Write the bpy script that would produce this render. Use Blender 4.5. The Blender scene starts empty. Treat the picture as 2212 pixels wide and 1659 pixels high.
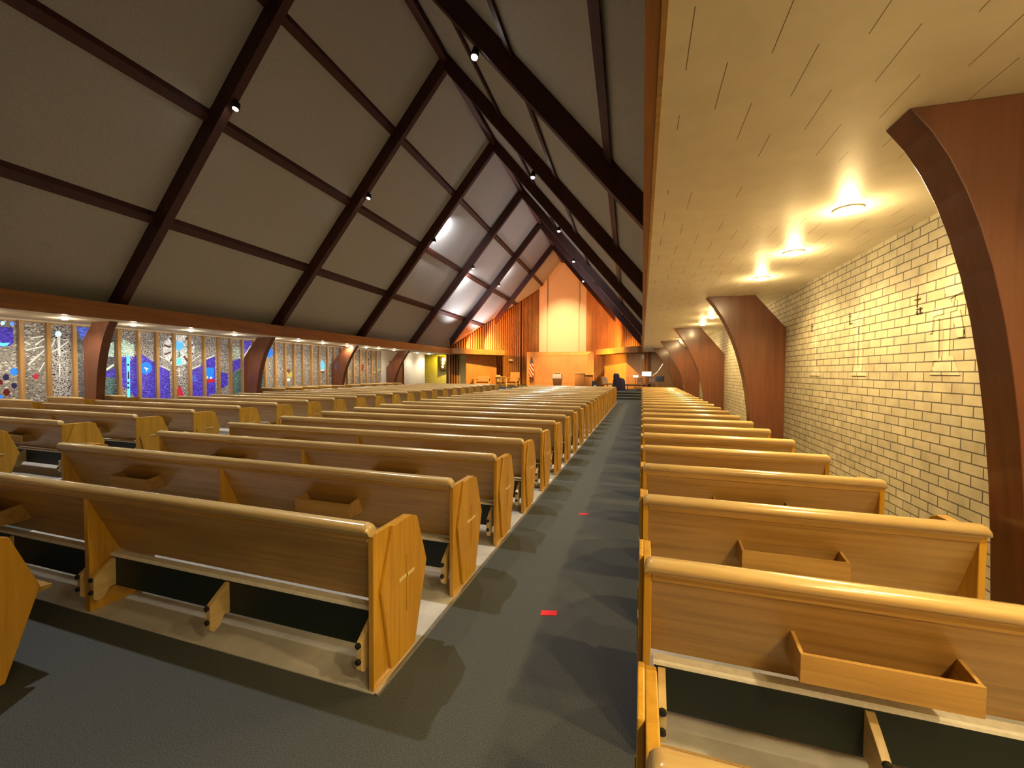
import bpy, math, random
from mathutils import Vector, Matrix
random.seed(7)
scene = bpy.context.scene
COL = scene.collection
PI = math.pi
B = 0.032949            # the nave axis is turned a little against the pews
CB, SB = math.cos(B), math.sin(B)
XA, ZA, SL = -6.437, 12.44, 1.21   # ridge, underside of the arches at the ridge, roof slope
DECK = 0.69             # roof deck above the underside of the arches
Y0, DY = 8.233, 5.5775  # arch spacing along the nave axis
ZS = 3.032              # aisle soffit
XW = 2.40               # brick wall
def rw(x, y, z=0.0):    # nave axis frame to world
    return Vector((x * CB - y * SB, x * SB + y * CB, z))
def low(x):             # underside of the arches
    return ZA - SL * abs(x - XA)

# ------------------------------------------------------------------ mesh helpers
class MB:
    def __init__(s): s.v = []; s.f = []; s.sm = []
    def add(s, vs, fs, smooth=False):
        o = len(s.v); s.v += [tuple(p) for p in vs]
        for f in fs: s.f.append(tuple(i + o for i in f)); s.sm.append(smooth)
        return s
    def box(s, x0, x1, y0, y1, z0, z1):
        return s.add([(x0,y0,z0),(x1,y0,z0),(x1,y1,z0),(x0,y1,z0),(x0,y0,z1),(x1,y0,z1),(x1,y1,z1),(x0,y1,z1)],
                     [(0,3,2,1),(4,5,6,7),(0,1,5,4),(1,2,6,5),(2,3,7,6),(3,0,4,7)])
    def prism(s, poly, a, b, axis='x', smooth=False):
        n = len(poly)
        ar = sum(poly[i][0]*poly[(i+1)%n][1]-poly[(i+1)%n][0]*poly[i][1] for i in range(n))
        if ar < 0: poly = poly[::-1]
        def P(p, t):
            if axis == 'x': return (t, p[0], p[1])
            if axis == 'y': return (p[0], t, p[1])
            return (p[0], p[1], t)
        vs = [P(p, a) for p in poly] + [P(p, b) for p in poly]
        fs = []
        flip = (axis == 'y')
        c0 = tuple(range(n)); c1 = tuple(range(n, 2*n))
        fs.append(c0[::-1] if not flip else c0); fs.append(c1 if not flip else c1[::-1])
        k = len(s.f)
        s.add(vs, fs)
        o = len(s.v) - 2*n
        for i in range(n):
            j = (i+1) % n
            q = (o+i, o+j, o+n+j, o+n+i)
            s.f.append(q if not flip else q[::-1]); s.sm.append(smooth)
        return s
    def loft(s, rings, caps=True, smooth=True):
        n = len(rings[0]); o = len(s.v)
        for r in rings: s.v += [tuple(p) for p in r]
        for k in range(len(rings)-1):
            for i in range(n):
                j = (i+1) % n
                s.f.append((o+k*n+i, o+k*n+j, o+(k+1)*n+j, o+(k+1)*n+i)); s.sm.append(smooth)
        if caps:
            s.f.append(tuple(o+i for i in range(n))[::-1]); s.sm.append(False)
            m = o+(len(rings)-1)*n
            s.f.append(tuple(m+i for i in range(n))); s.sm.append(False)
        return s
    def lathe(s, prof, c=(0,0,0), n=20, d=(0,0,1), smooth=True):   # prof: (radius, height)
        d = Vector(d).normalized(); u = d.orthogonal().normalized(); w = d.cross(u); c = Vector(c)
        rings = [[c + d*h + (u*math.cos(2*PI*i/n) + w*math.sin(2*PI*i/n))*max(r, 1e-4) for i in range(n)] for r, h in prof]
        return s.loft(rings, True, smooth)
    def tube(s, pts, r, n=8):
        pts = [Vector(p) for p in pts]; rings = []
        for i, p in enumerate(pts):
            t = (pts[min(i+1, len(pts)-1)] - pts[max(i-1, 0)]).normalized()
            u = t.cross(Vector((0,0,1)))
            u = t.cross(Vector((1,0,0))).normalized() if u.length < 1e-3 else u.normalized()
            w = u.cross(t)
            rings.append([p + (u*math.cos(2*PI*k/n) + w*math.sin(2*PI*k/n))*r for k in range(n)])
        return s.loft(rings)
    def mesh(s, name):
        m = bpy.data.meshes.new(name); m.from_pydata(s.v, [], s.f); m.update()
        m.polygons.foreach_set('use_smooth', s.sm)
        if any(s.sm): m.set_sharp_from_angle(angle=math.radians(40))
        return m
    def build(s, name, mat, parent=None, bevel=0, rot=False, loc=None):
        m = s.mesh(name); o = bpy.data.objects.new(name, m); COL.objects.link(o)
        if mat: m.materials.append(mat)
        if parent: o.parent = parent
        if rot: o.rotation_euler.z = B
        if loc: o.location = loc
        if bevel:
            b = o.modifiers.new('edge', 'BEVEL'); b.width = bevel; b.segments = 2; b.limit_method = 'ANGLE'; b.angle_limit = math.radians(35)
        return o
def tag(o, label=None, cat=None, group=None, kind=None):
    if label: o['label'] = label
    if cat: o['category'] = cat
    if group: o['group'] = group
    if kind: o['kind'] = kind
    return o
def empty(name, loc=(0,0,0), rz=0):
    o = bpy.data.objects.new(name, None); COL.objects.link(o); o.location = loc; o.rotation_euler.z = rz
    o.empty_display_size = .1
    return o
def copy_tree(o, parent=None):
    c = o.copy(); COL.objects.link(c); c.parent = parent
    for ch in list(o.children): copy_tree(ch, c)
    return c
ORD = 'first second third fourth fifth sixth seventh eighth ninth tenth eleventh twelfth thirteenth fourteenth fifteenth sixteenth seventeenth eighteenth nineteenth twentieth'.split()
ORD += ['twenty-' + w for w in ORD[:9]]

# ------------------------------------------------------------------ materials
def nt(name):
    m = bpy.data.materials.new(name); m.use_nodes = True
    t = m.node_tree; return m, t, t.nodes['Principled BSDF']
def N(t, typ, **kw):
    n = t.nodes.new(typ)
    for k, v in kw.items():
        if k in n.inputs: n.inputs[k].default_value = v
        else: setattr(n, k, v)
    return n
def rgba(c): return (c[0], c[1], c[2], 1)
def ramp(t, stops):
    n = t.nodes.new('ShaderNodeValToRGB'); e = n.color_ramp.elements
    e[0].position, e[0].color = stops[0][0], rgba(stops[0][1])
    e[1].position, e[1].color = stops[-1][0], rgba(stops[-1][1])
    for p, c in stops[1:-1]:
        x = e.new(p); x.color = rgba(c)
    return n
def bump(t, b, src, strength, dist=.01):
    n = N(t, 'ShaderNodeBump', Strength=strength, Distance=dist)
    t.links.new(src, n.inputs['Height']); t.links.new(n.outputs[0], b.inputs['Normal'])
def coords(t, scale, rand=True):
    tc = N(t, 'ShaderNodeTexCoord'); mp = N(t, 'ShaderNodeMapping', Scale=scale)
    src = tc.outputs['Object']
    if rand:
        oi = N(t, 'ShaderNodeObjectInfo'); mul = N(t, 'ShaderNodeMath', operation='MULTIPLY'); mul.inputs[1].default_value = 37.0
        t.links.new(oi.outputs['Random'], mul.inputs[0])
        ad = N(t, 'ShaderNodeVectorMath', operation='ADD'); t.links.new(src, ad.inputs[0]); t.links.new(mul.outputs[0], ad.inputs[1])
        src = ad.outputs[0]
    t.links.new(src, mp.inputs['Vector'])
    return mp.outputs[0]
def wood(name, dark, mid, light, along='x', rough=.35, coat=0.0, scale=1.0, spec=.5):
    m, t, b = nt(name)
    sc = {'x': (.8, 16, 16), 'y': (16, .8, 16), 'z': (16, 16, .8)}[along]
    v = coords(t, tuple(s*scale for s in sc))
    n1 = N(t, 'ShaderNodeTexNoise', Scale=1.6, Detail=7, Roughness=.62, Distortion=.35); t.links.new(v, n1.inputs['Vector'])
    r = ramp(t, [(.25, dark), (.5, mid), (.75, light)]); t.links.new(n1.outputs[0], r.inputs[0])
    v2 = coords(t, (.7, .7, .7)); n2 = N(t, 'ShaderNodeTexNoise', Scale=1.2, Detail=2); t.links.new(v2, n2.inputs['Vector'])
    mx = N(t, 'ShaderNodeMix', data_type='RGBA', blend_type='MULTIPLY'); mx.inputs[0].default_value = .5
    r2 = ramp(t, [(.3, (.72,.68,.62)), (.7, (1.15,1.12,1.08))]); t.links.new(n2.outputs[0], r2.inputs[0])
    t.links.new(r.outputs[0], mx.inputs[6]); t.links.new(r2.outputs[0], mx.inputs[7])
    t.links.new(mx.outputs[2], b.inputs['Base Color'])
    b.inputs['Roughness'].default_value = rough; b.inputs['Coat Weight'].default_value = coat; b.inputs['Coat Roughness'].default_value = .15
    b.inputs['Specular IOR Level'].default_value = spec
    bump(t, b, n1.outputs[0], .06, .004)
    return m
def noisy(name, a, c, scale=8, rough=.8, strength=.2, dist=.01, detail=6, spec=.3, lo=.35, hi=.65):
    m, t, b = nt(name); v = coords(t, (1,1,1), False)
    n = N(t, 'ShaderNodeTexNoise', Scale=scale, Detail=detail, Roughness=.6); t.links.new(v, n.inputs['Vector'])
    r = ramp(t, [(lo, a), (hi, c)]); t.links.new(n.outputs[0], r.inputs[0]); t.links.new(r.outputs[0], b.inputs['Base Color'])
    b.inputs['Roughness'].default_value = rough; b.inputs['Specular IOR Level'].default_value = spec
    if strength: bump(t, b, n.outputs[0], strength, dist)
    return m
def plain(name, c, rough=.5, metal=0, emit=None, es=0, coat=0):
    m, t, b = nt(name); v = coords(t, (1,1,1))
    n = N(t, 'ShaderNodeTexNoise', Scale=6, Detail=3); t.links.new(v, n.inputs['Vector'])
    r = ramp(t, [(.3, tuple(x*.9 for x in c)), (.7, tuple(min(1, x*1.08) for x in c))]); t.links.new(n.outputs[0], r.inputs[0]); t.links.new(r.outputs[0], b.inputs['Base Color'])
    b.inputs['Roughness'].default_value = rough; b.inputs['Metallic'].default_value = metal; b.inputs['Coat Weight'].default_value = coat
    if emit: b.inputs['Emission Color'].default_value = rgba(emit); b.inputs['Emission Strength'].default_value = es
    return m

M = {}
M['oak'] = wood('oak_along', (.29,.165,.046), (.42,.255,.076), (.51,.325,.11), 'x', .36, .2)
M['oak_rail_lit'] = wood('oak_rail_lit', (.52,.35,.14), (.64,.47,.21), (.72,.56,.29), 'x', .24, .7)  # paler than the backs: overhead highlight on the rails put into the colour
M['oak_up'] = wood('oak_upright', (.42,.215,.018), (.57,.31,.028), (.65,.38,.045), 'z', .32, .35)
M['oak_pale'] = wood('oak_pale', (.50,.36,.15), (.64,.48,.22), (.72,.56,.3), 'y', .3, .3)
M['inlay'] = wood('cross_bar_highlight', (.74,.60,.30), (.82,.68,.36), (.88,.75,.44), 'y', .25, .4)  # pale tone paints the highlight on the carved cross bar
M['mahogany'] = wood('stained_timber', (.11,.038,.018), (.155,.055,.027), (.195,.07,.035), 'z', .32, .35, .6)
M['rafter'] = wood('dark_timber', (.024,.005,.004), (.042,.008,.006), (.058,.012,.009), 'z', .6, .0, .3)
M['fascia'] = wood('fascia_timber', (.20,.075,.017), (.28,.115,.028), (.35,.15,.04), 'y', .4, .15, .6)
M['panel_orange'] = wood('chancel_panelling', (.40,.185,.055), (.50,.245,.075), (.58,.30,.10), 'z', .45, .1, .5)
M['panel_red'] = wood('chancel_dark_panelling', (.17,.065,.026), (.25,.10,.04), (.32,.13,.055), 'z', .5, .05, .5)
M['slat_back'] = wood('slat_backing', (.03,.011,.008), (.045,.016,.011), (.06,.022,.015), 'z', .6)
M['deck'] = noisy('roof_board', (.34,.35,.34), (.42,.43,.415), 30, .9, .3, .005)
M['carpet'] = noisy('carpet', (.036,.041,.044), (.103,.113,.118), 210, .95, .12, .002, 5, .1)
M['vinyl'] = noisy('vinyl_tile', (.45,.45,.455), (.61,.61,.615), 3.2, .42, .03, .002, 5, .4)
M['green'] = plain('kneeler_vinyl', (.004,.012,.010), .5)
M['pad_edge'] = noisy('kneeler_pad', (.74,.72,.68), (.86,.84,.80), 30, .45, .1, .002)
M['rubber'] = plain('rubber', (.012,.01,.01), .6)
M['white_wall'] = noisy('painted_wall', (.66,.63,.55), (.72,.69,.61), 12, .8, .08, .003)
M['cream'] = noisy('cream_plaster', (.62,.55,.40), (.74,.67,.52), 10, .7, .15, .004)
M['metal'] = plain('aluminium', (.72,.72,.70), .35, .9)
M['black'] = plain('black_paint', (.012,.012,.014), .5)
M['steel'] = plain('brass_metal', (.75,.62,.35), .3, .9)
M['cloth_white'] = noisy('white_linen', (.80,.76,.74), (.88,.85,.83), 30, .85, .1, .003)
M['drape'] = noisy('purple_drape', (.035,.022,.04), (.06,.04,.065), 14, .9, .3, .01)
M['red_seat'] = noisy('dark_red_upholstery', (.09,.02,.012), (.14,.035,.02), 20, .85, .1, .003)
M['beige'] = noisy('beige_upholstery', (.52,.36,.2), (.62,.45,.27), 20, .8, .1, .003)
M['blondwood'] = wood('blond_wood', (.52,.33,.11), (.62,.42,.16), (.70,.5,.22), 'x', .45)
M['tape'] = plain('red_tape', (.75,.015,.03), .5)
M['paper'] = plain('sheet_paper', (.82,.80,.78), .8)
M['ring'] = plain('lamp_ring', (.7,.66,.55), .35, .2)
M['lamp_w'] = plain('lamp_glass_warm', (.9,.85,.7), .4, 0, (1,.90,.66), 40)
M['lamp_c'] = plain('lamp_glass_cool', (.9,.9,.9), .4, 0, (1,.95,.88), 60)
M['fixture'] = plain('fixture_bronze', (.03,.015,.012), .45, .3)
M['lead'] = plain('window_matrix', (.05,.05,.048), .8)

# brick wall: joints from the brick texture
m, t, b = nt('cream_brick')
tc = N(t, 'ShaderNodeTexCoord'); sp = N(t, 'ShaderNodeSeparateXYZ'); cx_ = N(t, 'ShaderNodeCombineXYZ')
t.links.new(tc.outputs['Object'], sp.inputs[0]); t.links.new(sp.outputs[1], cx_.inputs[0]); t.links.new(sp.outputs[2], cx_.inputs[1])
br = N(t, 'ShaderNodeTexBrick', offset=.5, squash=1.0); br.inputs['Scale'].default_value = 1.0
br.inputs['Mortar Size'].default_value = .0058; br.inputs['Mortar Smooth'].default_value = .15; br.inputs['Brick Width'].default_value = .236; br.inputs['Row Height'].default_value = .0877
br.inputs['Color1'].default_value = rgba((.46,.425,.315)); br.inputs['Color2'].default_value = rgba((.54,.50,.375)); br.inputs['Mortar'].default_value = rgba((.10,.085,.07))
t.links.new(cx_.outputs[0], br.inputs['Vector'])
n = N(t, 'ShaderNodeTexNoise', Scale=5, Detail=6); t.links.new(tc.outputs['Object'], n.inputs['Vector'])
r = ramp(t, [(.3, (.74,.73,.70)), (.7, (1.08,1.07,1.03))]); t.links.new(n.outputs[0], r.inputs[0])
mx = N(t, 'ShaderNodeMix', data_type='RGBA', blend_type='MULTIPLY'); mx.inputs[0].default_value = 1
t.links.new(br.outputs[0], mx.inputs[6]); t.links.new(r.outputs[0], mx.inputs[7]); t.links.new(mx.outputs[2], b.inputs['Base Color'])
b.inputs['Roughness'].default_value = .75
inv = N(t, 'ShaderNodeMath', operation='SUBTRACT'); inv.inputs[0].default_value = 1; t.links.new(br.outputs['Fac'], inv.inputs[1])
bump(t, b, inv.outputs[0], .6, .008); M['brick'] = m

# aisle soffit: running-bond tiles, seams along the aisle only
m, t, b = nt('soffit_tile')
tc = N(t, 'ShaderNodeTexCoord'); sp = N(t, 'ShaderNodeSeparateXYZ'); t.links.new(tc.outputs['Object'], sp.inputs[0])
def mth(op, a, c=None):
    q = N(t, 'ShaderNodeMath', operation=op)
    for i, x in enumerate((a, c)):
        if x is None: continue
        if isinstance(x, (int, float)): q.inputs[i].default_value = x
        else: t.links.new(x, q.inputs[i])
    return q.outputs[0]
row = mth('FLOOR', mth('DIVIDE', sp.outputs[1], .345))
xx = mth('FRACT', mth('ADD', mth('DIVIDE', sp.outputs[0], .345), mth('MULTIPLY', row, .5)))
d = mth('ABSOLUTE', mth('SUBTRACT', xx, .5))
seam = mth('GREATER_THAN', d, .494)
yy = mth('FRACT', mth('DIVIDE', sp.outputs[1], .345))
n = N(t, 'ShaderNodeTexNoise', Scale=5, Detail=6); t.links.new(tc.outputs['Object'], n.inputs['Vector'])
n3 = N(t, 'ShaderNodeTexNoise', Scale=.9, Detail=2); t.links.new(tc.outputs['Object'], n3.inputs['Vector'])
seam = mth('MULTIPLY', seam, mth('GREATER_THAN', n3.outputs[0], .44))
r = ramp(t, [(.3, (.70,.655,.54)), (.7, (.78,.735,.62))]); t.links.new(n.outputs[0], r.inputs[0])
mx = N(t, 'ShaderNodeMix', data_type='RGBA'); t.links.new(seam, mx.inputs[0]); t.links.new(r.outputs[0], mx.inputs[6]); mx.inputs[7].default_value = rgba((.16,.12,.08))
t.links.new(mx.outputs[2], b.inputs['Base Color']); b.inputs['Roughness'].default_value = .45
bump(t, b, n.outputs[0], .05, .004); M['soffit'] = m

# slab-glass windows: chips of glass set in a dark matrix
def slab(name, cols, matrix, scale, gap=.09, emit=.0, stretch=(1,1,1), rough=.25):
    m, t, b = nt(name)
    v = coords(t, stretch, False)
    vo = N(t, 'ShaderNodeTexVoronoi', Scale=scale, Randomness=1.0); vo.feature = 'F1'; t.links.new(v, vo.inputs['Vector'])
    ve = N(t, 'ShaderNodeTexVoronoi', Scale=scale, Randomness=1.0); ve.feature = 'DISTANCE_TO_EDGE'; t.links.new(v, ve.inputs['Vector'])
    sp = N(t, 'ShaderNodeSeparateColor'); t.links.new(vo.outputs['Color'], sp.inputs[0])
    r = ramp(t, cols); t.links.new(sp.outputs[0], r.inputs[0])
    g = N(t, 'ShaderNodeMath', operation='LESS_THAN'); g.inputs[1].default_value = gap; t.links.new(ve.outputs['Distance'], g.inputs[0])
    mx = N(t, 'ShaderNodeMix', data_type='RGBA'); t.links.new(g.outputs[0], mx.inputs[0]); t.links.new(r.outputs[0], mx.inputs[6]); mx.inputs[7].default_value = rgba(matrix)
    t.links.new(mx.outputs[2], b.inputs['Base Color'])
    b.inputs['Roughness'].default_value = rough
    if emit:
        t.links.new(mx.outputs[2], b.inputs['Emission Color']); b.inputs['Emission Strength'].default_value = emit  # weak glow stands in for light coming through from outside
    bump(t, b, ve.outputs['Distance'], .9, .02)
    return m
gs = (1, 1, 1.7)
M['slab_silver'] = slab('slab_glass_silver', [(.0,(.05,.05,.05)),(.45,(.10,.10,.095)),(.8,(.25,.25,.23)),(1,(.75,.76,.72))], (.30,.29,.27), 17, .12, .12, gs)
M['slab_fleck'] = slab('slab_glass_fleck', [(.0,(.02,.02,.025)),(.6,(.05,.045,.06)),(1,(.12,.11,.14))], (.42,.42,.42), 15, .14, .14, gs)
M['slab_dark'] = slab('slab_glass_dark', [(.0,(.04,.045,.05)),(.6,(.09,.10,.11)),(1,(.2,.21,.23))], (.10,.10,.11), 16, .10, .12, gs)
M['slab_warm'] = slab('slab_glass_warm', [(.0,(.06,.05,.04)),(.5,(.14,.125,.11)),(.8,(.30,.27,.22)),(1,(.75,.68,.5))], (.24,.21,.17), 16, .10, .10, gs)
GL = dict(purple=((.055,.035,.42),.5), cyan=((.10,.62,.85),.6), cyan2=((.10,.42,.80),.55), azure=((.015,.16,.75),.6), azure2=((.06,.11,.55),.5), wine=((.10,.008,.012),.3), navy=((.012,.015,.07),.3),
          red=((.42,.02,.05),.4), red2=((.16,.03,.03),.3), frost=((.62,.66,.62),.35), star=((.55,.72,.95),.6), lead=((.04,.04,.04),.0), mint=((.42,.62,.52),.4), mint2=((.40,.48,.40),.3),
          pale=((.66,.70,.72),.4), brown=((.12,.07,.055),.2), teal=((.07,.15,.15),.3), olive=((.40,.36,.10),.35))
for k, (c, e) in GL.items():
    if k in ('purple', 'teal', 'azure2', 'mint', 'mint2', 'pale'):
        M['g_'+k] = slab('glass_'+k, [(0, tuple(x*.55 for x in c)), (.5, c), (1, tuple(min(1, x*1.5+.02) for x in c))], tuple(x*.35+.01 for x in c), 19, .06, e, gs)
    else:
        M['g_'+k] = plain('glass_'+k, c, .2, 0, c, e)  # these pieces glow too, in place of light from outside
M['window_post'] = wood('window_post', (.36,.21,.075), (.46,.28,.11), (.56,.36,.15), 'z', .4, .1)
M['panel_orange2'] = wood('chancel_panelling_plain', (.40,.19,.065), (.47,.235,.085), (.52,.27,.10), 'z', .45, .1)
M['stone'] = noisy('pillar_stone', (.50,.44,.29), (.60,.54,.37), 22, .85, .2, .006)
M['stone_rib'] = noisy('pillar_ribs', (.52,.45,.32), (.64,.56,.41), 45, .85, .5, .01)
M['alcove'] = noisy('alcove_wall', (.42,.34,.12), (.52,.42,.17), 6, .75, .06, .004)
M['speaker'] = noisy('speaker_cloth', (.24,.12,.045), (.32,.17,.07), 60, .8, .2, .002)
M['numeral'] = plain('numeral_metal', (.05,.035,.03), .5)
M['flag'] = None
# flag: diagonal stripes, dark canton at the top
m, t, b = nt('flag_cloth'); tc = N(t, 'ShaderNodeTexCoord'); sp = N(t, 'ShaderNodeSeparateXYZ'); t.links.new(tc.outputs['Object'], sp.inputs[0])
q = mth('FRACT', mth('MULTIPLY', mth('ADD', sp.outputs[2], mth('MULTIPLY', sp.outputs[0], 1.6)), 2.6))
r = ramp(t, [(.0, (.62,.56,.5)), (1, (.30,.03,.03))]); r.color_ramp.interpolation = 'CONSTANT'; r.color_ramp.elements[1].position = .45
t.links.new(q, r.inputs[0])
mx = N(t, 'ShaderNodeMix', data_type='RGBA'); t.links.new(mth('GREATER_THAN', sp.outputs[2], 1.95), mx.inputs[0]); t.links.new(r.outputs[0], mx.inputs[6]); mx.inputs[7].default_value = rgba((.05,.05,.10))
t.links.new(mx.outputs[2], b.inputs['Base Color']); b.inputs['Roughness'].default_value = .8; M['flag'] = m
# carved brick: the wall's own brick, a touch brighter
M['brick_relief'] = M['brick'].copy(); M['brick_relief'].name = 'carved_brick'
for nd in M['brick_relief'].node_tree.nodes:
    if nd.type == 'TEX_BRICK':
        nd.inputs['Color1'].default_value = rgba((.60,.55,.42)); nd.inputs['Color2'].default_value = rgba((.68,.63,.49))
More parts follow.
